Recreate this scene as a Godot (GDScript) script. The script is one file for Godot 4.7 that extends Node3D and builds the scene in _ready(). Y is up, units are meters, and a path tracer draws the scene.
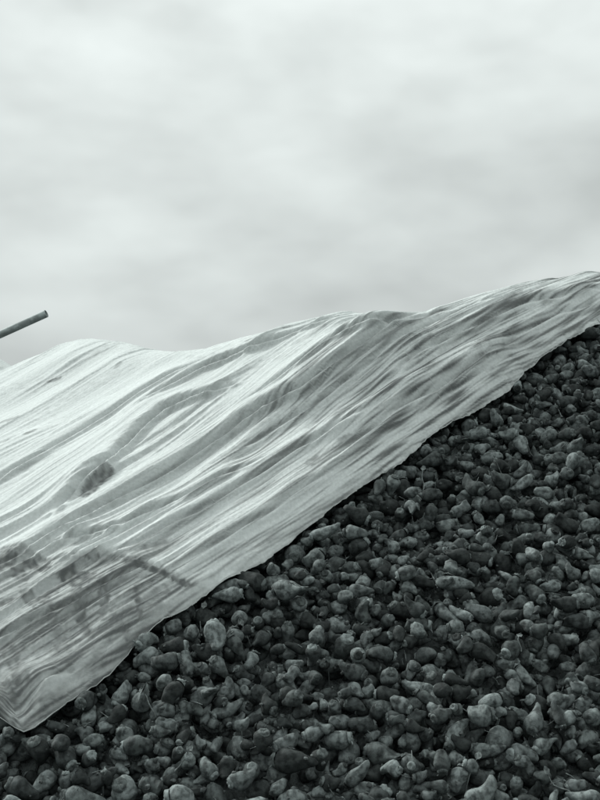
extends Node3D
# A heap of sugar beet, half of it under a pale fleece, below an overcast sky.

# ---- camera constants (photo pixels 600 x 800) --------------------------------------------
const FOCAL := 1099.0
const EYE := Vector3(0.0, 1.6, 0.0)
const PITCH := 0.1088
# ---- heap constants --------------------------------------------------------------------------
const SLOPE := 0.85          # rise per metre of the open face
const FOOT := 5.9            # depth at which the face meets the ground
const TILT := 0.27           # how much flatter the covered side is
const ALONG := Vector2(0.796, 0.605)     # direction of the hem on the ground plan (x, depth)
const ACROSS := Vector2(-0.605, 0.796)   # away from the open face
const DEEP := 8.0              # how far the sheet reaches back from its hem
const HEM_AT := Vector2(-1.70, 6.40)

var rng := RandomNumberGenerator.new()
var noise := FastNoiseLite.new()
var crest_x := PackedFloat32Array()
var crest_d := PackedFloat32Array()
var crest_y := PackedFloat32Array()
var hem_a := PackedFloat32Array()
var hem_b := PackedFloat32Array()
var names := {}
var swell := Vector2.ZERO
var swell_h := 0.0

func _ready() -> void:
	rng.seed = 20240611
	noise.seed = 7
	noise.noise_type = FastNoiseLite.TYPE_SIMPLEX_SMOOTH
	noise.frequency = 1.0
	noise.fractal_type = FastNoiseLite.FRACTAL_NONE
	set_view()
	set_sky_and_sun()
	make_profile()
	make_materials()
	make_ground()
	make_mound()
	make_beets()
	make_fleece()
	make_pole()
	make_scraps()
	make_crumbs()

# ================================================================ camera, sky, sun
func set_view() -> void:
	var cam := Camera3D.new()
	cam.name = "camera"
	cam.position = EYE
	cam.rotation.x = PITCH
	cam.keep_aspect = Camera3D.KEEP_HEIGHT
	cam.fov = rad_to_deg(2.0 * atan(400.0 / FOCAL))
	cam.far = 2000.0
	cam.near = 0.05
	add_child(cam)
	cam.current = true

func set_sky_and_sun() -> void:
	var env := Environment.new()
	env.background_mode = Environment.BG_SKY
	env.tonemap_mode = Environment.TONE_MAPPER_LINEAR
	env.tonemap_exposure = 2.7
	env.sdfgi_enabled = true
	env.ssao_enabled = true
	env.ssil_enabled = true
	var w := 2048
	var h := 1024
	var img := Image.create_empty(w, h, false, Image.FORMAT_RGBF)
	var cn := FastNoiseLite.new()
	cn.seed = 31
	cn.noise_type = FastNoiseLite.TYPE_SIMPLEX_SMOOTH
	cn.frequency = 1.0
	cn.fractal_type = FastNoiseLite.FRACTAL_FBM
	cn.fractal_octaves = 5
	cn.fractal_gain = 0.5
	for j in h:
		var el := PI * (0.5 - (j + 0.5) / h)
		var se := sin(el)
		var ce := cos(el)
		for i in w:
			var az := TAU * ((i + 0.5) / w)
			var lum := 0.08
			if el > -0.02:
				# an overcast dome: the zenith about three times as bright as the horizon
				lum = 0.178 * (1.0 + 2.0 * maxf(se, 0.0))
				var dx := sin(az) * ce
				var dz := cos(az) * ce
				# a layer of stratus, seen in perspective
				var k := 1.0 / (maxf(se, 0.0) + 0.16)
				var c := cn.get_noise_3d(dx * k * 0.62 + 3.1, 0.0, dz * k * 0.75)
				var c2 := cn.get_noise_3d(dx * 2.4 + 9.0, se * 6.0, dz * 2.4)
				var c3 := cn.get_noise_3d(dx * 6.5 - 4.0, se * 15.0, dz * 6.5)
				lum *= 1.0 + 0.26 * c + 0.20 * c2 + 0.15 * c3
			img.set_pixel(i, j, Color(lum * 0.93, lum * 1.0, lum * 0.985))
	var pano := PanoramaSkyMaterial.new()
	pano.panorama = ImageTexture.create_from_image(img)
	var sky := Sky.new()
	sky.sky_material = pano
	env.sky = sky
	var we := WorldEnvironment.new()
	we.name = "world_environment"
	we.environment = env
	add_child(we)
	# the brightest part of the cloud, behind the heap and over to the left
	var sun := DirectionalLight3D.new()
	sun.name = "sun"
	sun.light_energy = 0.5
	sun.light_angular_distance = 12.0
	sun.light_color = Color(0.985, 1.0, 0.99)
	sun.shadow_enabled = true
	add_child(sun)
	var to_sun := Vector3(-0.61, 0.64, -0.47).normalized()
	sun.look_at_from_position(to_sun * 20.0, Vector3.ZERO, Vector3.UP)

# ================================================================ plan of the heap
func pixel_ray(px: float, py: float) -> Vector3:
	var v := Vector3((px - 300.0) / FOCAL, (400.0 - py) / FOCAL, -1.0)
	return v.rotated(Vector3.RIGHT, PITCH)

func face_y(d: float) -> float:
	return SLOPE * (d - FOOT)

func plan(x: float, d: float) -> Vector2:
	var p := Vector2(x, d) - HEM_AT
	return Vector2(p.dot(ALONG), p.dot(ACROSS))

func from_plan(a: float, b: float) -> Vector2:
	return HEM_AT + ALONG * a + ACROSS * b

func slope_y(x: float, d: float) -> float:
	var p := plan(x, d)
	var s := p.y - lerpf(0.35, 1.0, smoothstep(1.0, 4.8, p.x))
	var soft := 0.5 * (s + sqrt(s * s + 0.06))
	var s2 := p.y - 1.5
	var soft2 := 0.5 * (s2 + sqrt(s2 * s2 + 0.5))
	var bulge := 0.17 * smoothstep(0.0, 0.85, p.y) * smoothstep(1.8, 4.2, p.x)
	return face_y(d) + bulge - TILT * soft - 0.20 * soft2

func on_slope(px: float, py: float, raised := 0.0) -> Vector2:
	# where the sight line of a photo point meets the sloping side
	var r := pixel_ray(px, py)
	var lo := 4.0
	var hi := 30.0
	for k in 40:
		var t := 0.5 * (lo + hi)
		var q := EYE + r * t / -r.z
		if q.y > slope_y(q.x, -q.z) + raised:
			lo = t
		else:
			hi = t
	var e := EYE + r * lo / -r.z
	return Vector2(e.x, -e.z)

func lookup(xs: PackedFloat32Array, ys: PackedFloat32Array, x: float) -> float:
	var n := xs.size()
	if x <= xs[0]:
		return ys[0] + (ys[1] - ys[0]) / (xs[1] - xs[0]) * (x - xs[0])
	if x >= xs[n - 1]:
		return ys[n - 1] + (ys[n - 1] - ys[n - 2]) / (xs[n - 1] - xs[n - 2]) * (x - xs[n - 1])
	var k := 1
	while xs[k] < x:
		k += 1
	var t := (x - xs[k - 1]) / (xs[k] - xs[k - 1])
	return lerpf(ys[k - 1], ys[k], t)

func make_profile() -> void:
	# outline of the covered heap against the sky, read from the photograph
	var crest := [[-260, 430], [-120, 408], [0, 372], [30, 358], [58, 345], [80, 339], [108, 341], [128, 343], [150, 350], [185, 352], [205, 349], [240, 337], [275, 329], [310, 320], [338, 315], [365, 317], [395, 316], [425, 316], [450, 309], [480, 300], [520, 290], [560, 282], [586, 273], [604, 275], [640, 268], [720, 255], [800, 250]]
	for c in crest:
		var q := on_slope(c[0], c[1])
		crest_x.append(q.x)
		crest_d.append(q.y)
		crest_y.append(slope_y(q.x, q.y))
	# the further swell that peeps over the outline at the left
	var near := on_slope(10, 368)
	var rr := pixel_ray(-25, 361)
	var far_d := near.y + 2.2
	swell = Vector2(rr.x / -rr.z * far_d, far_d)
	swell_h = 0.0
	swell_h = EYE.y + rr.y / -rr.z * far_d - heap_y(swell.x, swell.y)
	# lower edge of the fleece
	var hem := [[-330, 735], [-200, 722], [-90, 702], [-30, 694], [0, 701], [10, 711], [24, 719], [37, 715], [67, 689], [110, 661], [140, 630], [163, 607], [200, 588], [220, 573], [267, 548], [300, 523], [340, 491], [400, 452], [430, 429], [450, 413], [483, 399], [507, 382], [523, 366], [543, 347], [573, 330], [600, 318], [680, 285], [760, 262]]
	var rows := []
	for c in hem:
		var r := pixel_ray(c[0], c[1])
		# open face, raised by the lift of the fleece
		var up := r.y / -r.z
		var d := (EYE.y + SLOPE * FOOT - 0.05) / (SLOPE - up)
		var x := r.x / -r.z * d
		rows.append(plan(x, d))
	rows.sort_custom(func(p, q): return p.x < q.x)
	for p in rows:
		hem_a.append(p.x)
		hem_b.append(p.y)

func smin(a: float, b: float, k: float) -> float:
	var h := maxf(k - absf(a - b), 0.0) / k
	return minf(a, b) - h * h * k * 0.25

func heap_y(x: float, d: float) -> float:
	var s := slope_y(x, d)
	var yc := lookup(crest_x, crest_y, x)
	var dc := lookup(crest_d_x(), crest_d, x)
	var over := d - dc
	var top := yc + 0.045 - 0.10 * over
	if over > 1.5:
		top -= 0.45 * (over - 1.5)
	# a further swell of the heap behind the left end
	top += swell_h * exp(-Vector2((x - swell.x) / 1.0, (d - swell.y) / 0.9).length_squared())
	return maxf(smin(s, top, 0.16), -0.02)

func crest_d_x() -> PackedFloat32Array:
	return crest_x

# ================================================================ helpers
func numbered(called: String) -> String:
	if not names.has(called):
		names[called] = 0
		return called
	names[called] += 1
	return "%s_%03d" % [called, names[called]]

func tag(o: Node, label: String, category: String, group := "", kind := "") -> void:
	o.set_meta("label", label)
	if category:
		o.set_meta("category", category)
	if group:
		o.set_meta("group", group)
	if kind:
		o.set_meta("kind", kind)

func put(mesh: Mesh, called: String, mat: Material, parent: Node = null) -> MeshInstance3D:
	var o := MeshInstance3D.new()
	o.mesh = mesh
	if mat:
		o.material_override = mat
	if parent:
		o.name = called
		parent.add_child(o, true)
	else:
		o.name = numbered(called)
		add_child(o, true)
	return o

func grid_mesh(verts: PackedVector3Array, nu: int, nv: int, cols := PackedColorArray(), wrap_u := false) -> ArrayMesh:
	# nu columns x nv rows, verts[v * nu + u]; smooth normals
	var idx := PackedInt32Array()
	var nn := PackedVector3Array()
	nn.resize(verts.size())
	var last := nu if wrap_u else nu - 1
	idx.resize(last * (nv - 1) * 6)
	var k := 0
	for v in nv - 1:
		for u in last:
			var a := v * nu + u
			var b := v * nu + (u + 1) % nu
			var c := a + nu
			var e := b + nu
			idx[k] = a; idx[k + 1] = b; idx[k + 2] = c
			idx[k + 3] = b; idx[k + 4] = e; idx[k + 5] = c
			k += 6
			var n1 := (verts[c] - verts[a]).cross(verts[b] - verts[a])
			var n2 := (verts[c] - verts[b]).cross(verts[e] - verts[b])
			nn[a] += n1; nn[b] += n1 + n2; nn[c] += n1 + n2; nn[e] += n2
	for i in nn.size():
		nn[i] = nn[i].normalized()
	var arr := []
	arr.resize(Mesh.ARRAY_MAX)
	arr[Mesh.ARRAY_VERTEX] = verts
	arr[Mesh.ARRAY_NORMAL] = nn
	arr[Mesh.ARRAY_INDEX] = idx
	if cols.size() > 0:
		arr[Mesh.ARRAY_COLOR] = cols
	var m := ArrayMesh.new()
	m.add_surface_from_arrays(Mesh.PRIMITIVE_TRIANGLES, arr)
	return m

func tube(points: PackedVector3Array, radii: PackedFloat32Array, sides: int, caps := true) -> ArrayMesh:
	var vs := PackedVector3Array()
	var n := points.size()
	var side := Vector3.ZERO
	var rows := n + (2 if caps else 0)
	for r in rows:
		var i := clampi(r - (1 if caps else 0), 0, n - 1)
		var t := (points[mini(i + 1, n - 1)] - points[maxi(i - 1, 0)]).normalized()
		if side == Vector3.ZERO:
			side = t.cross(Vector3.UP if absf(t.y) < 0.9 else Vector3.RIGHT).normalized()
		side = (side - t * side.dot(t)).normalized()
		var up := t.cross(side)
		var rad := radii[i]
		if caps and (r == 0 or r == rows - 1):
			rad = 0.0002
		for s in sides:
			var an := TAU * s / sides
			vs.append(points[i] + (side * cos(an) + up * sin(an)) * rad)
	return grid_mesh(vs, sides, rows, PackedColorArray(), true)

# ================================================================ materials
var mat := {}

func noise_tex(sd: int, freq: float, lo: Color, hi: Color, oct := 5, size := 512, mid := 0.5, contrast := 0.25) -> NoiseTexture2D:
	var f := FastNoiseLite.new()
	f.seed = sd
	f.noise_type = FastNoiseLite.TYPE_SIMPLEX_SMOOTH
	f.frequency = freq
	f.fractal_octaves = oct
	f.fractal_gain = 0.55
	var g := Gradient.new()
	g.offsets = PackedFloat32Array([clampf(mid - contrast, 0, 1), clampf(mid + contrast, 0, 1)])
	g.colors = PackedColorArray([lo, hi])
	var t := NoiseTexture2D.new()
	t.width = size
	t.height = size
	t.seamless = true
	t.noise = f
	t.color_ramp = g
	return t

func bump_tex(sd: int, freq: float, oct := 4, size := 512) -> NoiseTexture2D:
	var f := FastNoiseLite.new()
	f.seed = sd
	f.noise_type = FastNoiseLite.TYPE_SIMPLEX_SMOOTH
	f.frequency = freq
	f.fractal_octaves = oct
	f.fractal_gain = 0.6
	var t := NoiseTexture2D.new()
	t.width = size
	t.height = size
	t.seamless = true
	t.noise = f
	return t

func grey(v: float) -> Color:
	# a cool grey of linear reflectance v, as an sRGB colour
	return Color(v * 0.88, v * 1.0, v * 0.99).linear_to_srgb()

func make_materials() -> void:
	# beet skin: pale root showing through drying soil
	var bump := bump_tex(5, 0.02)
	for k in 6:
		var m := StandardMaterial3D.new()
		var hi: float = [0.165, 0.10, 0.25, 0.05, 0.20, 0.075][k]
		var lo: float = [0.035, 0.025, 0.05, 0.018, 0.04, 0.02][k]
		m.albedo_texture = noise_tex(11 + k, 0.012, grey(lo), grey(hi), 6, 512, 0.45, 0.2)
		m.uv1_triplanar = true
		m.uv1_world_triplanar = true
		m.uv1_scale = Vector3.ONE * 3.0
		m.roughness = 0.72
		m.metallic_specular = 0.18
		m.heightmap_enabled = true
		m.heightmap_texture = bump
		m.heightmap_scale = 0.3
		mat["beet%d" % k] = m
	for k in 2:
		var c := StandardMaterial3D.new()
		c.albedo_texture = noise_tex(41 + k, 0.03, grey([0.05, 0.12][k]), grey([0.15, 0.27][k]), 5, 256, 0.5, 0.2)
		c.uv1_triplanar = true
		c.uv1_world_triplanar = true
		c.uv1_scale = Vector3.ONE * 4.0
		c.roughness = 0.85
		c.metallic_specular = 0.2
		mat["crown%d" % k] = c
	var s := StandardMaterial3D.new()
	s.albedo_texture = noise_tex(61, 0.02, grey(0.09), grey(0.17), 6)
	s.uv1_triplanar = true
	s.uv1_world_triplanar = true
	s.uv1_scale = Vector3.ONE * 1.3
	s.roughness = 0.95
	s.metallic_specular = 0.15
	s.heightmap_enabled = true
	s.heightmap_texture = bump_tex(62, 0.03, 5)
	s.heightmap_scale = 3.0
	mat["soil"] = s
	var f := StandardMaterial3D.new()
	f.vertex_color_use_as_albedo = true
	f.albedo_texture = noise_tex(71, 0.03, Color(0.90, 0.90, 0.90), Color(1, 1, 1), 6, 512, 0.5, 0.3)
	f.uv1_triplanar = true
	f.uv1_world_triplanar = true
	f.uv1_scale = Vector3.ONE * 2.0
	f.roughness = 0.9
	f.metallic_specular = 0.2
	f.heightmap_enabled = true
	f.heightmap_texture = bump_tex(72, 0.02, 6)
	f.heightmap_scale = 0.25
	f.backlight_enabled = true
	f.backlight = Color(0.25, 0.27, 0.265)
	f.cull_mode = BaseMaterial3D.CULL_DISABLED
	mat["fleece"] = f
	var p := StandardMaterial3D.new()
	p.albedo_texture = noise_tex(81, 0.02, grey(0.20), grey(0.42), 5, 256, 0.5, 0.15)
	p.uv1_triplanar = true
	p.uv1_scale = Vector3.ONE * 1.5
	p.roughness = 0.75
	mat["steel"] = p
	var l := StandardMaterial3D.new()
	l.albedo_texture = noise_tex(91, 0.03, grey(0.07), grey(0.26), 4, 256)
	l.uv1_triplanar = true
	l.uv1_world_triplanar = true
	l.uv1_scale = Vector3.ONE * 5.0
	l.roughness = 0.85
	l.cull_mode = BaseMaterial3D.CULL_DISABLED
	mat["leaf"] = l
	var cl := StandardMaterial3D.new()
	cl.albedo_texture = noise_tex(95, 0.03, grey(0.04), grey(0.14), 5, 256)
	cl.uv1_triplanar = true
	cl.uv1_world_triplanar = true
	cl.uv1_scale = Vector3.ONE * 4.0
	cl.roughness = 0.95
	mat["clod"] = cl

# ================================================================ ground and mound
func make_ground() -> void:
	var vs := PackedVector3Array()
	var n := 61
	for j in n:
		for i in n:
			var u := (i - 30) / 30.0
			var v := (j - 30) / 30.0
			var x := signf(u) * (absf(u) * 12.0 + pow(absf(u), 5.0) * 600.0)
			var z := signf(v) * (absf(v) * 12.0 + pow(absf(v), 5.0) * 600.0) - 6.0
			var y := -0.03 + 0.035 * noise.get_noise_2d(x * 0.7, z * 0.7)
			vs.append(Vector3(x, y, z))
	var g := put(grid_mesh(vs, n, n), "ground", mat.soil)
	tag(g, "dark trodden earth of the field round the heap", "ground", "", "structure")

func make_mound() -> void:
	# the inside of the heap, which the outer beets and the fleece lie on
	var vs := PackedVector3Array()
	var nx := 150
	var nz := 120
	for j in nz:
		for i in nx:
			var x := -9.0 + 16.0 * i / (nx - 1)
			var d := 5.6 + 12.5 * j / (nz - 1)
			var y := heap_y(x, d) - 0.37
			var p := plan(x, d)
			y += 0.10 * smoothstep(0.5, 1.2, p.y - lookup(hem_a, hem_b, p.x))
			y += 0.03 * noise.get_noise_2d(x * 3.0, d * 3.0)
			vs.append(Vector3(x, maxf(y, -0.4), -d))
	var g := put(grid_mesh(vs, nx, nz), "mound", mat.soil)
	tag(g, "dark soil and beet inside the heap", "mound", "", "structure")

# ================================================================ beets
class Beet:
	var c: Vector3
	var basis: Basis
	var size: float
	var kind: int
	var tone: int
	var seen := 0
	var under := 99.0

# per kind: length, greatest radius, balls (place along the axis 0..1, radius share)
var kinds := [
	{"len": 0.165, "rad": 0.058, "tail": 0.52, "belly": 0.36},
	{"len": 0.205, "rad": 0.055, "tail": 0.30, "belly": 0.30},
	{"len": 0.130, "rad": 0.058, "tail": 0.68, "belly": 0.45},
	{"len": 0.185, "rad": 0.062, "tail": 0.42, "belly": 0.30},
	{"len": 0.225, "rad": 0.046, "tail": 0.45, "belly": 0.35},
	{"len": 0.160, "rad": 0.052, "tail": 0.80, "belly": 0.40},
	{"len": 0.190, "rad": 0.058, "tail": 0.30, "belly": 0.28},
	{"len": 0.105, "rad": 0.040, "tail": 0.50, "belly": 0.40},
]
var kind_words := [
	"plump blunt-tailed sugar beet",
	"carrot-shaped thin-tailed sugar beet",
	"squat almost round sugar beet",
	"broad-shouldered tapering sugar beet",
	"long slender sugar beet",
	"barrel-shaped sugar beet",
	"sugar beet with forked root",
	"small stunted sugar beet",
]

func profile(k: Dictionary, t: float) -> float:
	# radius share at t (0 crown .. 1 tail)
	var b: float = k.belly
	if t < b:
		var u := 1.0 - t / b
		return sqrt(maxf(1.0 - u * u * 0.86, 0.0))
	var v := (t - b) / (1.0 - b)
	var w := lerpf(1.0, k.tail, smoothstep(0.0, 1.0, v * 0.92))
	if v > 0.84:
		var e := (v - 0.84) / 0.16
		w *= sqrt(maxf(1.0 - e * e * 0.8, 0.0))
	return w

func beet_mesh(kind: int, variant: int, nu := 16, nv := 14) -> ArrayMesh:
	var k: Dictionary = kinds[kind]
	var vs := PackedVector3Array()
	var off := Vector3(kind * 13.7, variant * 7.3, 2.0)
	var bend := Vector2(noise.get_noise_2d(kind * 3.1, variant * 5.7), noise.get_noise_2d(kind * 4.3 + 9.0, variant * 2.9)) * 0.035
	for v in nv + 2:
		var t := clampf(float(v - 1) / (nv - 1), 0.0, 1.0)
		var r := profile(k, t) * float(k.rad)
		if v == 0 or v == nv + 1:
			r = 0.0003
		var y: float = k.len * (0.5 - t)
		var mid := Vector3(bend.x * (t - 0.4) * (t - 0.4) * 4.0, 0, bend.y * (t - 0.4) * (t - 0.4) * 4.0)
		for u in nu:
			var an := TAU * u / nu
			var dir := Vector3(cos(an), 0, sin(an))
			# the two grooves of a beet root and its lumps
			var groove := 0.24 * pow(absf(cos(an)), 8.0) * smoothstep(0.25, 0.6, t)
			var q := dir * r + Vector3(0, y, 0)
			var lump := 0.15 * noise.get_noise_3dv(q * 9.0 + off) + 0.04 * noise.get_noise_3dv(q * 30.0 + off)
			var rr := r * (1.0 - groove + lump)
			if kind == 6 and t > 0.5:
				# split root
				var g := smoothstep(0.5, 0.85, t)
				rr *= 1.0 - 0.55 * g * pow(absf(sin(an)), 3.0)
				mid += Vector3.ZERO
				q = dir * rr
				q.x += signf(cos(an)) * 0.030 * g * absf(cos(an))
				if v == nv + 1:
					q = Vector3(0, 0.05 * float(k.len) * 4.0, 0)
				vs.append(q + mid + Vector3(0, y, 0))
				continue
			vs.append(dir * rr + mid + Vector3(0, y + (0.006 * noise.get_noise_3dv(q * 30.0) if r > 0.001 else 0.0), 0))
	return grid_mesh(vs, nu, nv + 2, PackedColorArray(), true)

func crown_mesh(kind: int, variant: int) -> ArrayMesh:
	# ragged cap of leaf-stalk stubs where the tops were cut away
	var k: Dictionary = kinds[kind]
	var r0: float = k.rad * 0.60
	var st := SurfaceTool.new()
	st.begin(Mesh.PRIMITIVE_TRIANGLES)
	var rr := RandomNumberGenerator.new()
	rr.seed = 100 + kind * 10 + variant
	var rows := [[1.08, -0.010], [1.0, 0.004], [0.72, 0.010], [0.35, 0.007], [0.02, 0.004]]
	var vs := PackedVector3Array()
	for row in rows:
		for u in 12:
			var an := TAU * u / 12
			var jag: float = 0.004 * (1 if u % 2 else -0.6) if row[0] > 0.3 and row[0] < 1.05 else 0.0
			vs.append(Vector3(cos(an) * r0 * row[0], float(k.len) * 0.5 + row[1] + jag + rr.randf_range(-0.002, 0.002), sin(an) * r0 * row[0]))
	st.append_from(flip(grid_mesh(vs, 12, rows.size(), PackedColorArray(), true)), 0, Transform3D.IDENTITY)
	var stubs := rr.randi_range(0, 3)
	for s in stubs:
		var an := rr.randf() * TAU
		var at := Vector3(cos(an) * r0 * 0.7, float(k.len) * 0.5, sin(an) * r0 * 0.7)
		var tip := at + Vector3(cos(an) * rr.randf_range(0.006, 0.03), rr.randf_range(0.008, 0.018), sin(an) * rr.randf_range(0.006, 0.03))
		st.append_from(tube(PackedVector3Array([at, (at + tip) * 0.5 + Vector3(0, 0.002, 0), tip]), PackedFloat32Array([0.007, 0.0055, 0.004]), 5), 0, Transform3D.IDENTITY)
	return st.commit()

func flip(m: ArrayMesh) -> ArrayMesh:
	# rows that run the other way
	var arr := m.surface_get_arrays(0)
	var idx: PackedInt32Array = arr[Mesh.ARRAY_INDEX]
	for i in range(0, idx.size(), 3):
		var t := idx[i + 1]
		idx[i + 1] = idx[i + 2]
		idx[i + 2] = t
	arr[Mesh.ARRAY_INDEX] = idx
	var nn: PackedVector3Array = arr[Mesh.ARRAY_NORMAL]
	for i in nn.size():
		nn[i] = -nn[i]
	arr[Mesh.ARRAY_NORMAL] = nn
	var o := ArrayMesh.new()
	o.add_surface_from_arrays(Mesh.PRIMITIVE_TRIANGLES, arr)
	return o

const CELL := 0.015
const BED := 0.33            # depth of the loose layer below the face
var face_origin := Vector3.ZERO
var face_u := Vector3.RIGHT
var face_s := Vector3.ZERO
var face_n := Vector3.ZERO
var hm := PackedFloat32Array()
var hm_w := 0
var hm_h := 0
var beets: Array[Beet] = []

func balls(b_kind: int, size: float, bas: Basis) -> Array:
	var k: Dictionary = kinds[b_kind]
	var out := []
	for t in [0.26, 0.5, 0.74, 0.9]:
		var r: float = profile(k, t) * k.rad * size * 0.97
		var y: float = k.len * (0.5 - t) * size
		out.append([bas.y * y, r])
	return out

func make_beets() -> void:
	# loose beets are laid one after another, each in the lowest of a few spots, on the slope
	face_s = Vector3(0, SLOPE, -1).normalized()
	face_n = Vector3(0, 1, SLOPE).normalized()
	var x0 := -3.6
	var x1 := 4.6
	var s_len := 6.0
	face_origin = Vector3(x0, face_y(FOOT - 0.25), -(FOOT - 0.25))
	hm_w = int((x1 - x0) / CELL)
	hm_h = int(s_len / CELL)
	hm.resize(hm_w * hm_h)
	for j in hm_h:
		for i in hm_w:
			hm[j * hm_w + i] = -BED + 0.05 * noise.get_noise_2d(i * 0.035, j * 0.035)
	var want := 6000
	var tries := 0
	while beets.size() < want and tries < 12000:
		tries += 1
		var best_h := 1e9
		var best := {}
		for cnd in 5:
			var u := rng.randf_range(0.2, x1 - x0 - 0.2)
			var s := rng.randf_range(0.2, s_len - 0.2)
			var w := face_origin + face_u * u + face_s * s
			var p := plan(w.x, -w.z)
			var inside := p.y - lookup(hem_a, hem_b, p.x)
			if inside > 0.45:
				continue
			var kind: int = [0, 0, 0, 0, 1, 2, 2, 2, 3, 4, 5, 5, 6, 7, 7][rng.randi() % 15]
			var size := clampf(rng.randfn(0.84, 0.16), 0.52, 1.4)
			var yaw := rng.randfn(0.0, 0.55) + (PI if rng.randf() < 0.5 else 0.0) if rng.randf() < 0.68 else rng.randf() * TAU
			var tip := rng.randfn(0.0, 0.32)
			if rng.randf() < 0.16:
				tip = rng.randf_range(0.7, 1.4) * (1.0 if rng.randf() < 0.7 else -1.0)
			var flat := (face_u * cos(yaw) + face_s * sin(yaw))
			var axis := (flat * cos(tip) + face_n * sin(tip)).normalized()
			var side := axis.cross(face_n if absf(axis.dot(face_n)) < 0.95 else face_u).normalized()
			var bas := Basis(side, axis, side.cross(axis)).rotated(axis, rng.randf() * TAU)
			var bb := balls(kind, size, bas)
			var h := -1e9
			for ball in bb:
				var o: Vector3 = ball[0]
				var r: float = ball[1]
				var cu := u + o.dot(face_u)
				var cs := s + o.dot(face_s)
				var cn := o.dot(face_n)
				var n := int(r / CELL)
				var ci := int(cu / CELL)
				var cj := int(cs / CELL)
				for dj in range(-n, n + 1):
					var jj := cj + dj
					if jj < 0 or jj >= hm_h:
						continue
					for di in range(-n, n + 1):
						var ii := ci + di
						if ii < 0 or ii >= hm_w:
							continue
						var q := r * r - (di * di + dj * dj) * CELL * CELL
						if q > 0.0:
							var v := hm[jj * hm_w + ii] + sqrt(q) - cn
							if v > h:
								h = v
			if inside > -0.02:
				h += 0.02
			if h < best_h:
				best_h = h
				best = {"u": u, "s": s, "bas": bas, "kind": kind, "size": size, "bb": bb, "inside": inside}
		if best.is_empty():
			continue
		var hollow := -0.01 + 0.13 * noise.get_noise_2d(float(best.u) * 1.9 + 50.0, float(best.s) * 1.9) + 0.075 * noise.get_noise_2d(float(best.u) * 5.0, float(best.s) * 5.0 + 30.0)
		var lim := -0.02 + hollow if best.inside < -0.02 else -0.11
		if best_h - 0.016 > lim:
			continue
		var hh := best_h - 0.016
		var b := Beet.new()
		b.c = face_origin + face_u * best.u + face_s * best.s + face_n * hh
		b.basis = best.bas
		b.size = best.size
		b.kind = best.kind
		b.tone = rng.randi() % 6
		b.under = best.inside
		beets.append(b)
		for ball in best.bb:
			var o: Vector3 = ball[0]
			var r: float = ball[1]
			var ci := int((float(best.u) + o.dot(face_u)) / CELL)
			var cj := int((float(best.s) + o.dot(face_s)) / CELL)
			var cn := hh + o.dot(face_n)
			var n := int(r / CELL)
			for dj in range(-n, n + 1):
				var jj := cj + dj
				if jj < 0 or jj >= hm_h:
					continue
				for di in range(-n, n + 1):
					var ii := ci + di
					if ii < 0 or ii >= hm_w:
						continue
					var q := r * r - (di * di + dj * dj) * CELL * CELL
					if q > 0.0:
						var at := jj * hm_w + ii
						hm[at] = maxf(hm[at], cn + sqrt(q))
	count_seen()
	print("beets ", beets.size(), " tries ", tries)
	# meshes: two of each kind
	var bodies := []
	var plain := []
	var crowns := []
	for k in kinds.size():
		for v in 2:
			bodies.append(beet_mesh(k, v))
			plain.append(beet_mesh(k, v, 9, 7))
			crowns.append(crown_mesh(k, v))
	var order := range(beets.size())
	order.sort_custom(func(p, q): return beets[p].seen > beets[q].seen)
	var rest := []
	for t in 6:
		var st := SurfaceTool.new()
		st.begin(Mesh.PRIMITIVE_TRIANGLES)
		rest.append(st)
	var shown := 0
	for n in order.size():
		var b: Beet = beets[order[n]]
		if b.seen > 0:
			shown += 1
		var v: int = b.kind * 2 + (order[n] % 2)
		var tr := Transform3D(b.basis.scaled_local(Vector3.ONE * b.size), b.c)
		if n < 300:
			var o := Node3D.new()
			o.name = numbered("sugar_beet")
			add_child(o, true)
			o.transform = tr
			put(bodies[v], "root", mat["beet%d" % b.tone], o)
			put(crowns[v], "crown", mat["crown%d" % (1 if order[n] % 3 == 0 else 0)], o)
			var words: String = ["", "mud-dulled ", "pale ", "dark muddy ", "", ""][b.tone] + kind_words[b.kind]
			var axis := b.basis.y
			var pose := "lying across the open slope"
			if axis.dot(face_n) > 0.6:
				pose = "with its crown sticking out of the heap"
			elif axis.dot(face_n) < -0.6:
				pose = "with its tail sticking out of the heap"
			elif absf(axis.dot(face_s)) > 0.7:
				pose = "lying up and down the open slope"
			if b.under > -0.14:
				tag(o, words + " close under the fleece edge", "sugar beet", "beets along the edge of the fleece")
			else:
				tag(o, words + " " + pose, "sugar beet", "beets on the open face of the heap")
		else:
			rest[b.tone].append_from(bodies[v] if b.seen > 3 else plain[v], 0, tr)
			if b.seen > 3:
				rest[(b.tone + 1) % 6].append_from(crowns[v], 0, tr)
	print("seen ", shown, " of them; 300th shows ", beets[order[299]].seen)
	var am := ArrayMesh.new()
	for t in 6:
		rest[t].commit(am)
		am.surface_set_material(am.get_surface_count() - 1, mat["beet%d" % t])
	var heap := put(am, "beet_heap", null)
	tag(heap, "mass of dark sugar beet filling the gaps of the heap", "beet heap", "", "stuff")

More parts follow.
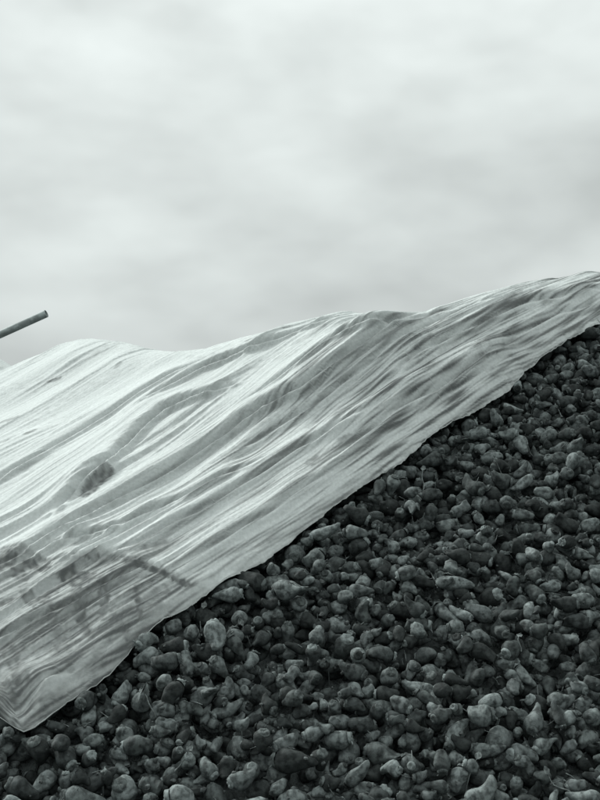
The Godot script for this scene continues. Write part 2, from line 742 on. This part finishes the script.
func count_seen() -> void:
	# coarse depth picture, only to find which beets show largest
	var w := 300
	var h := 400
	var depth := PackedFloat32Array()
	depth.resize(w * h)
	depth.fill(1e9)
	var id := PackedInt32Array()
	id.resize(w * h)
	id.fill(-1)
	var inv := Basis(Vector3.RIGHT, -PITCH)
	for n in beets.size():
		var b := beets[n]
		for ball in balls(b.kind, b.size, b.basis):
			var p: Vector3 = inv * (b.c + ball[0] - EYE)
			var d := -p.z
			var px := (300.0 + p.x / d * FOCAL) * 0.5
			var py := (400.0 - p.y / d * FOCAL) * 0.5
			var r: float = ball[1] / d * FOCAL * 0.5
			for j in range(maxi(0, int(py - r)), mini(h, int(py + r) + 1)):
				for i in range(maxi(0, int(px - r)), mini(w, int(px + r) + 1)):
					var q := 1.0 - (pow(i + 0.5 - px, 2) + pow(j + 0.5 - py, 2)) / (r * r)
					if q > 0.0:
						var z: float = d - sqrt(q) * ball[1]
						if z < depth[j * w + i]:
							depth[j * w + i] = z
							id[j * w + i] = n
	for k in id:
		if k >= 0 and beets[k].under < 0.0:
			beets[k].seen += 1

# ================================================================ fleece
func crease(points: Array) -> Array:
	# photo polyline -> places on the plan, sorted along the hem direction
	var rows := []
	for c in points:
		var q := on_slope(c[0], c[1], 0.07)
		rows.append(plan(q.x, q.y))
	rows.sort_custom(func(p, q): return p.x < q.x)
	var xs := PackedFloat32Array()
	var ys := PackedFloat32Array()
	for p in rows:
		xs.append(p.x)
		ys.append(p.y)
	return [xs, ys]

func ridged(x: float, y: float) -> float:
	return 1.0 - absf(noise.get_noise_2d(x, y)) * 1.7

func make_fleece() -> void:
	# creases: where one billow of the cloth drops on to the next (height, width of the drop, reach)
	var lines := [
		[crease([[345, 316], [330, 324], [295, 338], [255, 356], [200, 375], [150, 402]]), 0.117, 0.030, 0.30],
		[crease([[405, 330], [357, 364], [300, 402], [243, 428], [200, 457], [130, 500], [40, 545]]), 0.177, 0.036, 0.35],
		[crease([[205, 354], [143, 391], [100, 420], [33, 460], [-30, 495]]), 0.095, 0.030, 0.25],
		[crease([[215, 399], [167, 418], [147, 434], [110, 468], [70, 503]]), 0.166, 0.042, 0.45],
		[crease([[440, 318], [400, 333], [340, 356], [300, 378], [262, 400]]), 0.105, 0.030, 0.25],
		[crease([[585, 292], [540, 300], [500, 315], [450, 340], [405, 372]]), 0.142, 0.030, 0.28],
		[crease([[600, 300], [560, 312], [520, 335], [480, 362], [430, 395], [370, 435]]), 0.117, 0.030, 0.25],
		[crease([[500, 298], [450, 318], [400, 345], [330, 395], [260, 440]]), 0.095, 0.024, 0.20],
		[crease([[360, 420], [300, 450], [240, 490], [180, 525], [120, 556]]), 0.083, 0.018, 0.16],
		[crease([[330, 470], [280, 500], [230, 535], [190, 560]]), 0.070, 0.018, 0.14],
		[crease([[250, 470], [190, 500], [120, 528], [50, 548]]), 0.083, 0.018, 0.18],
		[crease([[-20, 556], [0, 552], [28, 550], [52, 560], [72, 556], [100, 558], [132, 563], [160, 567], [192, 578], [212, 582]]), 0.026, 0.030, 0.14],
		[crease([[150, 562], [110, 585], [70, 608], [20, 632], [-30, 650]]), 0.070, 0.018, 0.12],
		[crease([[150, 610], [110, 640], [80, 662], [48, 680], [30, 694]]), 0.035, 0.020, 0.12],
		[crease([[120, 630], [90, 660], [60, 690], [44, 708]]), 0.024, 0.018, 0.07],
	]
	# soil stains, dark bars and crease shade painted on the cloth: photo ends, half width in metres, strength
	var marks := [
		[[110, 473], [88, 492], 0.07, 0.75], [[108, 474], [104, 480], 0.05, 0.8], [[50, 375], [60, 371], 0.035, 0.7],
		[[28, 434], [36, 430], 0.03, 0.5], [[0, 420], [18, 416], 0.05, 0.45], [[8, 443], [12, 440], 0.03, 0.4],
		[[250, 344], [285, 330], 0.06, 0.5], [[300, 345], [322, 335], 0.07, 0.35], [[118, 366], [122, 362], 0.03, 0.4],  # first two: shade under fold ridges mixed with grime, painted in
		 [[312, 458], [318, 455], 0.05, 0.6], [[345, 440], [352, 438], 0.05, 0.5],
		[[80, 594], [90, 626], 0.042, 0.81], [[107, 580], [107, 610], 0.045, 0.72], [[118, 610], [128, 626], 0.022, 0.78],
		[[139, 580], [142, 608], 0.022, 0.78], [[51, 600], [63, 638], 0.048, 0.72], [[70, 574], [88, 580], 0.080, 0.90],
		[[0, 562], [14, 556], 0.072, 0.90], [[14, 560], [28, 572], 0.048, 0.78], [[0, 598], [26, 592], 0.056, 0.78], [[28, 556], [50, 564], 0.035, 0.90],
		[[12, 645], [26, 674], 0.056, 0.72], [[25, 580], [38, 604], 0.042, 0.65], [[150, 590], [165, 580], 0.048, 0.59], [[36, 602], [60, 592], 0.035, 0.78],
		[[128, 560], [160, 566], 0.026, 0.90], [[160, 566], [190, 576], 0.022, 0.90], [[140, 555], [165, 540], 0.048, 0.59], [[72, 560], [100, 558], 0.022, 0.78],  # mostly shade of the crosswise crease, painted in
		[[0, 682], [5, 690], 0.080, 0.78], [[66, 640], [74, 660], 0.035, 0.59], [[94, 632], [102, 650], 0.029, 0.52], [[60, 608], [84, 590], 0.022, 0.78],
	]
	var dirt_and_shade := []
	for m in marks:
		var p := on_slope(m[0][0], m[0][1], 0.10)
		var q := on_slope(m[1][0], m[1][1], 0.10)
		dirt_and_shade.append([plan(p.x, p.y), plan(q.x, q.y), m[2], m[3]])
	var knot := on_slope(22, 716)
	var kp := plan(knot.x, knot.y)
	# taut folds: long pulled ridges of every width, crowded here and sparse there
	var folds := []
	for n in 470:
		var w := 0.008 * pow(6.5, pow(rng.randf(), 1.7) * 1.05)
		var band := rng.randf()
		var fb := rng.randf_range(0.12, 1.9) if band < 0.66 else (rng.randf_range(1.8, 3.4) if band < 0.86 else rng.randf_range(3.0, 6.5))
		folds.append({"a": rng.randf_range(-3.0, 7.0), "b": fb, "w": w, "h": w / (1.0 + w * 40.0) * rng.randf_range(0.5, 1.3) * (-0.6 if rng.randf() < 0.15 else 1.0), "len": rng.randf_range(0.6, 2.0) + w * 45.0 * rng.randf(), "lean": rng.randfn(0.0, 0.035), "back": rng.randf_range(0.8, 2.4)})
	var fold := PackedFloat32Array()
	fold.resize(720)
	var a0 := -3.4
	var a1 := 7.2
	var nu := 720
	var nv := 720
	var verts := PackedVector3Array()
	var cols := PackedColorArray()
	verts.resize(nu * nv)
	cols.resize(nu * nv)
	var up := Vector3(-0.12, 1.0, 0.6).normalized()
	for i in nu:
		var a := lerpf(a0, a1, float(i) / (nu - 1))
		var hb := lookup(hem_a, hem_b, a) + 0.016 * noise.get_noise_1d(a * 2.0) + 0.007 * noise.get_noise_1d(a * 6.0 + 40.0) + 0.007 * noise.get_noise_1d(a * 23.0 + 9.0)
		var lb := []
		for l in lines:
			var xs: PackedFloat32Array = l[0][0]
			var e0 := xs[0]
			var e1 := xs[xs.size() - 1]
			var ends := (e1 - e0) * 0.22
			var fade := smoothstep(e0 - ends, e0 + ends, a) * (1.0 - smoothstep(e1 - ends, e1 + ends, a))
			if fade > 0.01:
				lb.append([lookup(xs, l[0][1], a) + 0.03 * noise.get_noise_2d(a * 1.7, l[1] * 900.0), l[1] * fade, l[2], l[3]])
		for j in nv:
			fold[j] = 0.0
		for f in folds:
			var along: float = (a - f.a) / f.len
			if absf(along) >= 1.0:
				continue
			var h: float = f.h * pow(1.0 - along * along, 0.7)
			var fb: float = f.b + f.lean * (a - f.a) + 0.035 * noise.get_noise_2d(a * 0.7, f.b * 3.0) + 0.3 * f.w * noise.get_noise_2d(a * 3.0, f.b * 50.0)
			var wf: float = f.w * (1.0 + 0.35 * noise.get_noise_2d(a * 1.1 + 8.0, f.b * 31.0))
			var t0 := sqrt(0.25 + 2.0 * maxf(fb - 4.0 * wf - hb, 0.0) / DEEP) - 0.5
			var t1 := sqrt(0.25 + 2.0 * maxf(fb + 7.0 * wf - hb, 0.0) / DEEP) - 0.5
			for j in range(int(t0 * (nv - 1)), mini(nv, int(t1 * (nv - 1)) + 1)):
				var t := float(j) / (nv - 1)
				var dl: float = hb + DEEP * (0.5 * t + 0.5 * t * t) - fb
				var x: float = -dl / (wf * 0.75) if dl < 0.0 else dl / (wf * f.back)
				fold[j] += h * (exp(-x) * (1.0 + x * 0.45))
		var strip_b := lookup(lines[11][0][0], lines[11][0][1], a)
		for j in nv:
			var t := float(j) / (nv - 1)
			var in_from := DEEP * (0.5 * t + 0.5 * t * t)
			var b := hb + in_from
			var q := from_plan(a, b)
			var y := heap_y(q.x, q.y)
			# folds pulled down the slope
			var wb := b + 0.03 * noise.get_noise_2d(a * 0.3 + 5.0, b * 0.5)
			var far := smoothstep(1.2, 2.6, in_from)
			var past := smoothstep(-0.7, 0.15, q.y - lookup(crest_x, crest_d, q.x))
			var lift := lerpf(0.06, 0.0, past)
			lift += 0.055 * smoothstep(0.1, 1.0, in_from) * (1.0 - past) * noise.get_noise_2d(a * 0.3 + 20.0, wb * 1.15)
			var calm := 0.15 + 0.85 * smoothstep(-0.4, 0.4, noise.get_noise_2d(a * 0.4 - 30.0, wb * 1.1))
			calm *= 1.0 - 0.45 * far
			lift += 0.026 * calm * pow(maxf(ridged(a * 0.16, wb * 2.0), 0.0), 2.0)
			lift += 0.010 * calm * pow(maxf(ridged(a * 0.22 + 9.0, wb * 6.0), 0.0), 2.0)
			lift += 0.006 * calm * pow(maxf(ridged(a * 0.4 + 60.0, wb * 14.0), 0.0), 1.5)
			lift += 0.0025 * ridged(a * 1.2 + 35.0, wb * 25.0)
			lift += fold[j] * (1.0 - 0.35 * past) * (0.08 + 1.05 * smoothstep(-0.35, 0.25, noise.get_noise_2d(a * 0.55 + 90.0, wb * 1.5)))
			for l in lb:
				var dl: float = b - l[0]
				if dl > -0.3 and dl < 1.2:
					if dl >= 0.0:
						lift += l[1] * (1.0 - 0.75 * past) * (1.0 - exp(-dl / l[2])) * exp(-dl / l[3])
					lift += l[1] * (1.0 - past) * 0.35 * exp(-pow((dl + 0.03) / 0.025, 2.0))
			# the gathered corner
			var kr := Vector2(a, b) - kp
			var rl := kr.length()
			if rl < 0.9:
				var th := atan2(kr.y, kr.x)
				lift += 0.007 * sin(th * 10.0 + 4.0 * noise.get_noise_2d(th * 1.3, rl * 3.0)) * smoothstep(0.03, 0.16, rl) * exp(-rl / 0.22)
				lift += 0.04 * (1.0 + 0.3 * noise.get_noise_2d(a * 5.0, b * 5.0)) * exp(-pow((rl - 0.17) / 0.09, 2.0)) * (1.0 if kr.x > 0.0 else 0.5) - 0.06 * exp(-rl * rl / 0.005)
			# near its edge the cloth settles on the beets and the doubled hem stands a little proud
			if in_from < 0.5:
				var edge := exp(-in_from / 0.09)
				var sag := settle(Vector3(q.x, face_y(q.y), -q.y)) + 0.038 + 0.02 * noise.get_noise_2d(a * 4.0, 3.0)
				lift = lerpf(lift, clampf(sag, 0.0, 0.095), edge)
				lift += 0.010 * exp(-pow((in_from - 0.06) / 0.03, 2.0)) * (0.6 + noise.get_noise_1d(a * 2.0))
			var pos := Vector3(q.x, y, -q.y) + up * lift
			if j == 0:
				pos -= up * 0.006
			verts[j * nu + i] = pos
			# colour: white polypropylene with streaky grime, plus shade painted darker on the right and by the hem
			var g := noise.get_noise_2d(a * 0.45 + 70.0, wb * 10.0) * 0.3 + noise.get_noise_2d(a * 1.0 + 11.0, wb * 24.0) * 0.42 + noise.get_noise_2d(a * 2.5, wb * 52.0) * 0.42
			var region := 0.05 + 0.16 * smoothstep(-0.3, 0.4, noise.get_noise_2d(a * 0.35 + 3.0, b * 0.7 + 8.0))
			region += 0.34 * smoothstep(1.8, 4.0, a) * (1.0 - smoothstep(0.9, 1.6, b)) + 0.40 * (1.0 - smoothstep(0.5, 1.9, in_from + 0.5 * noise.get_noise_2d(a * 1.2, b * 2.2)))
			var dirt_shade := region * smoothstep(-0.28, 0.55, g)
			dirt_shade += 0.14 * smoothstep(0.1, 0.5, noise.get_noise_2d(a * 9.0, b * 13.0)) * smoothstep(0.0, 0.5, noise.get_noise_2d(a * 0.9 + 3.0, b * 1.2))
			var pt := Vector2(a, b)
			# the darker lower strip, mottled
			var lower_dark := (1.0 - smoothstep(-0.02, 0.04, b - strip_b - 0.05 * noise.get_noise_1d(a * 5.0))) * (1.0 - smoothstep(0.9, 1.9, a))
			dirt_shade += lower_dark * (0.26 + 0.20 * smoothstep(-0.4, 0.5, noise.get_noise_2d(a * 1.5 + 4.0, wb * 12.0) + 0.5 * noise.get_noise_2d(a * 14.0, b * 15.0)))
			for m in dirt_and_shade:
				var ma: Vector2 = m[0]
				var mb: Vector2 = m[1]
				if absf(pt.x - ma.x) > 0.8 or absf(pt.y - ma.y) > 0.9:
					continue
				var near := Geometry2D.get_closest_point_to_segment(pt, ma, mb)
				var dd := near.distance_to(pt) / float(m[2]) + 0.28 * noise.get_noise_2d(a * 6.0, b * 7.0) + 0.12 * noise.get_noise_2d(a * 21.0, b * 24.0) + 0.1 * noise.get_noise_2d(a * 50.0, b * 55.0)
				dirt_shade = maxf(dirt_shade, 0.97 * m[3] * (1.0 - smoothstep(0.72, 1.05, dd)) * (0.9 + 0.3 * noise.get_noise_2d(a * 18.0, b * 18.0)))
			var v := lerpf(0.57, 0.05, clampf(dirt_shade, 0.0, 0.85))
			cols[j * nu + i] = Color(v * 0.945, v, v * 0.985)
	var cover := Node3D.new()
	cover.name = numbered("fleece_cover")
	add_child(cover)
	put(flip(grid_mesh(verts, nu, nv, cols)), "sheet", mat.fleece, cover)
	tag(cover, "pale wrinkled fleece sheet pulled over the beet heap", "fleece cover")
	# rolled hem along the edge, a part of the sheet
	var pts := PackedVector3Array()
	var rad := PackedFloat32Array()
	for i in range(0, nu, 2):
		pts.append(verts[i] + up * 0.002)
		rad.append(0.0032 + 0.0016 * noise.get_noise_1d(i * 0.13))
	var hm_mesh := tube(pts, rad, 6)
	put(tinted(hm_mesh, 0.42), "hem", mat.fleece, cover)

var soft_hm := PackedFloat32Array()
var soft_w := 0
var soft_h := 0

func settle(p: Vector3) -> float:
	# height above the face at which a cloth would rest on the beets
	const STEP := 5
	if soft_hm.is_empty():
		soft_w = hm_w / STEP
		soft_h = hm_h / STEP
		var top := PackedFloat32Array()
		top.resize(soft_w * soft_h)
		for j in soft_h:
			for i in soft_w:
				var m := -1.0
				for dj in STEP:
					for di in STEP:
						m = maxf(m, hm[(j * STEP + dj) * hm_w + i * STEP + di])
				top[j * soft_w + i] = m
		soft_hm.resize(soft_w * soft_h)
		for j in soft_h:
			for i in soft_w:
				var m := 0.0
				for dj in range(-1, 2):
					for di in range(-1, 2):
						m += top[clampi(j + dj, 0, soft_h - 1) * soft_w + clampi(i + di, 0, soft_w - 1)]
				soft_hm[j * soft_w + i] = m / 9.0
	var fu := clampf((p - face_origin).dot(face_u) / (CELL * STEP) - 0.5, 0.0, soft_w - 1.01)
	var fs := clampf((p - face_origin).dot(face_s) / (CELL * STEP) - 0.5, 0.0, soft_h - 1.01)
	var i0 := int(fu)
	var j0 := int(fs)
	var h0 := lerpf(soft_hm[j0 * soft_w + i0], soft_hm[j0 * soft_w + mini(i0 + 1, soft_w - 1)], fu - i0)
	var j1 := mini(j0 + 1, soft_h - 1)
	var h1 := lerpf(soft_hm[j1 * soft_w + i0], soft_hm[j1 * soft_w + mini(i0 + 1, soft_w - 1)], fu - i0)
	return lerpf(h0, h1, fs - j0)

func tinted(m: ArrayMesh, v: float) -> ArrayMesh:
	var arr := m.surface_get_arrays(0)
	var hc := PackedColorArray()
	var n: int = arr[Mesh.ARRAY_VERTEX].size()
	for i in n:
		var w := v * (1.0 + 0.3 * noise.get_noise_3dv(arr[Mesh.ARRAY_VERTEX][i] * 14.0))
		hc.append(Color(w * 0.945, w, w * 0.985))
	arr[Mesh.ARRAY_COLOR] = hc
	var o := ArrayMesh.new()
	o.add_surface_from_arrays(Mesh.PRIMITIVE_TRIANGLES, arr)
	return o

# ================================================================ pole
func make_pole() -> void:
	var r0 := pixel_ray(46.5, 313.5)
	var tip := EYE + r0 * 6.55 / -r0.z
	var r1 := pixel_ray(0, 334.5)
	var mid := EYE + r1 * 6.6 / -r1.z
	var dir := (mid - tip).normalized()
	# the lower end is stuck in the ground beside the heap
	var length := (tip.y + 0.35) / -dir.y
	var root := Node3D.new()
	root.name = numbered("metal_pole")
	add_child(root)
	var foot := tip + dir * length
	root.position = foot
	tag(root, "grey metal tube slanting up beside the covered heap", "pole")
	var r := 0.0235
	var wall := 0.004
	var ax := (tip - foot).normalized()
	var s := ax.cross(Vector3.UP).normalized()
	var n := s.cross(ax)
	var vs := PackedVector3Array()
	var L := tip.distance_to(foot)
	var rows := [[0.0, 0.001], [0.0, r], [L * 0.25, r], [L * 0.5, r], [L * 0.75, r], [L - 0.002, r], [L, r - 0.001], [L, r - wall], [L - 0.5, r - wall], [L - 0.5, 0.001]]
	for row in rows:
		for k in 24:
			var an := TAU * k / 24
			vs.append(ax * row[0] + (s * cos(an) + n * sin(an)) * row[1])
	put(grid_mesh(vs, 24, rows.size(), PackedColorArray(), true), "tube", mat.steel, root)

# ================================================================ withered leaves and stalks
func surface_point(u: float, s: float) -> Vector3:
	var i := clampi(int(u / CELL), 0, hm_w - 1)
	var j := clampi(int(s / CELL), 0, hm_h - 1)
	return face_origin + face_u * u + face_s * s + face_n * hm[j * hm_w + i]

func make_scraps() -> void:
	# photo places of limp stalks and leaf scraps lying on the beets
	var spots := [[478, 445], [540, 446], [566, 668], [424, 470], [200, 610], [150, 705], [330, 665], [398, 690], [250, 630], [505, 470], [560, 780], [470, 770], [575, 690], [345, 560], [290, 590], [455, 600], [520, 640], [380, 520], [580, 540], [180, 760], [100, 770], [430, 560], [560, 400], [535, 395]]
	for n in spots.size():
		var c: Array = spots[n]
		var r := pixel_ray(c[0], c[1])
		var d := (EYE.y + SLOPE * FOOT) / (SLOPE - r.y / -r.z)
		var w := EYE + r * d / -r.z
		var u := w.x - face_origin.x
		var s := (w - face_origin).dot(face_s)
		var ang := rng.randf_range(0.6, 2.5)
		var length := rng.randf_range(0.09, 0.20)
		var pts := PackedVector3Array()
		var rad := PackedFloat32Array()
		var steps := 9
		for k in steps:
			var t := float(k) / (steps - 1) - 0.5
			var uu := u + cos(ang) * length * t + 0.012 * sin(t * 7.0 + n)
			var ss := s + sin(ang) * length * t
			pts.append(surface_point(uu, ss) + face_n * 0.006)
			rad.append(lerpf(0.0055, 0.0022, float(k) / (steps - 1)))
		for pass_n in 3:
			for k in range(1, steps - 1):
				var av := (pts[k - 1] + pts[k + 1]) * 0.5
				pts[k] = pts[k].lerp(av, 0.5)
		var at := pts[0]
		for k in steps:
			pts[k] -= at
		var root := Node3D.new()
		root.name = numbered("withered_stalk")
		add_child(root)
		root.position = at
		put(tube(pts, rad, 5), "stalk", mat.leaf, root)
		var blade := PackedVector3Array()
		var tip := pts[steps - 1]
		var dir := (pts[steps - 1] - pts[steps - 3]).normalized()
		var side := dir.cross(face_n).normalized()
		for k in 6:
			var t := k / 5.0
			var wd := 0.020 * sin(PI * clampf(t * 0.92 + 0.06, 0, 1))
			for m in [-1.0, -0.4, 0.2, 1.0]:
				blade.append(tip + dir * (t * 0.06) + side * m * wd + face_n * (0.010 * noise.get_noise_2d(k * 1.3 + n * 7.0, m * 2.0) + 0.008 * m * m - 0.012 * t))
		put(grid_mesh(blade, 4, 6), "leaf_blade", mat.leaf, root)
		tag(root, "limp withered beet leaf stalk lying on the beets", "leaf stalk", "withered leaf stalks on the beets")

func make_crumbs() -> void:
	# clods, broken root ends and bits of stalk lodged between the beets
	var st := SurfaceTool.new()
	st.begin(Mesh.PRIMITIVE_TRIANGLES)
	var bits := SurfaceTool.new()
	bits.begin(Mesh.PRIMITIVE_TRIANGLES)
	var clods := []
	for k in 5:
		var vs := PackedVector3Array()
		for v in 5:
			var th := PI * (v + 0.03) / 4.06
			for u in 7:
				var an := TAU * u / 7
				var dir := Vector3(sin(th) * cos(an), cos(th), sin(th) * sin(an))
				vs.append(dir * (1.0 + 0.7 * noise.get_noise_3dv(dir * 1.3 + Vector3(k * 5.0, 0, 0))))
		clods.append(grid_mesh(vs, 7, 5, PackedColorArray(), true))
	var put_in := 0
	var goes := 0
	while put_in < 2600 and goes < 30000:
		goes += 1
		var u := rng.randf_range(0.2, hm_w * CELL - 0.2)
		var s := rng.randf_range(0.2, hm_h * CELL - 0.2)
		var w := face_origin + face_u * u + face_s * s
		var p := plan(w.x, -w.z)
		if p.y - lookup(hem_a, hem_b, p.x) > 0.1:
			continue
		var h := surface_point(u, s)
		var low := (h - w).dot(face_n)
		if low > settle(w) - 0.022 and rng.randf() < 0.93:
			continue
		put_in += 1
		if put_in % 4 == 0:
			var dir := Vector3(rng.randfn(), rng.randfn() * 0.6, rng.randfn()).normalized()
			var l := rng.randf_range(0.015, 0.05)
			var m := h + face_n * 0.006
			var curl := Vector3(rng.randfn(), rng.randfn(), rng.randfn()) * 0.006
			bits.append_from(tube(PackedVector3Array([m - dir * l, m + curl, m + dir * l]), PackedFloat32Array([0.0022, 0.0030, 0.0014]), 4), 0, Transform3D.IDENTITY)
		else:
			var sz := 0.006 * pow(3.2, rng.randf())
			var bas := Basis.from_euler(Vector3(rng.randf() * TAU, rng.randf() * TAU, 0)).scaled_local(Vector3(1.2, 0.8, 1.0) * sz)
			st.append_from(clods[rng.randi() % 5], 0, Transform3D(bas, h + face_n * sz * 0.4))
	var am := ArrayMesh.new()
	st.commit(am)
	am.surface_set_material(0, mat.clod)
	bits.commit(am)
	am.surface_set_material(1, mat.leaf)
	var o := put(am, "soil_crumbs", null)
	tag(o, "soil crumbs and bits of stalk lodged between the beets", "soil", "", "stuff")
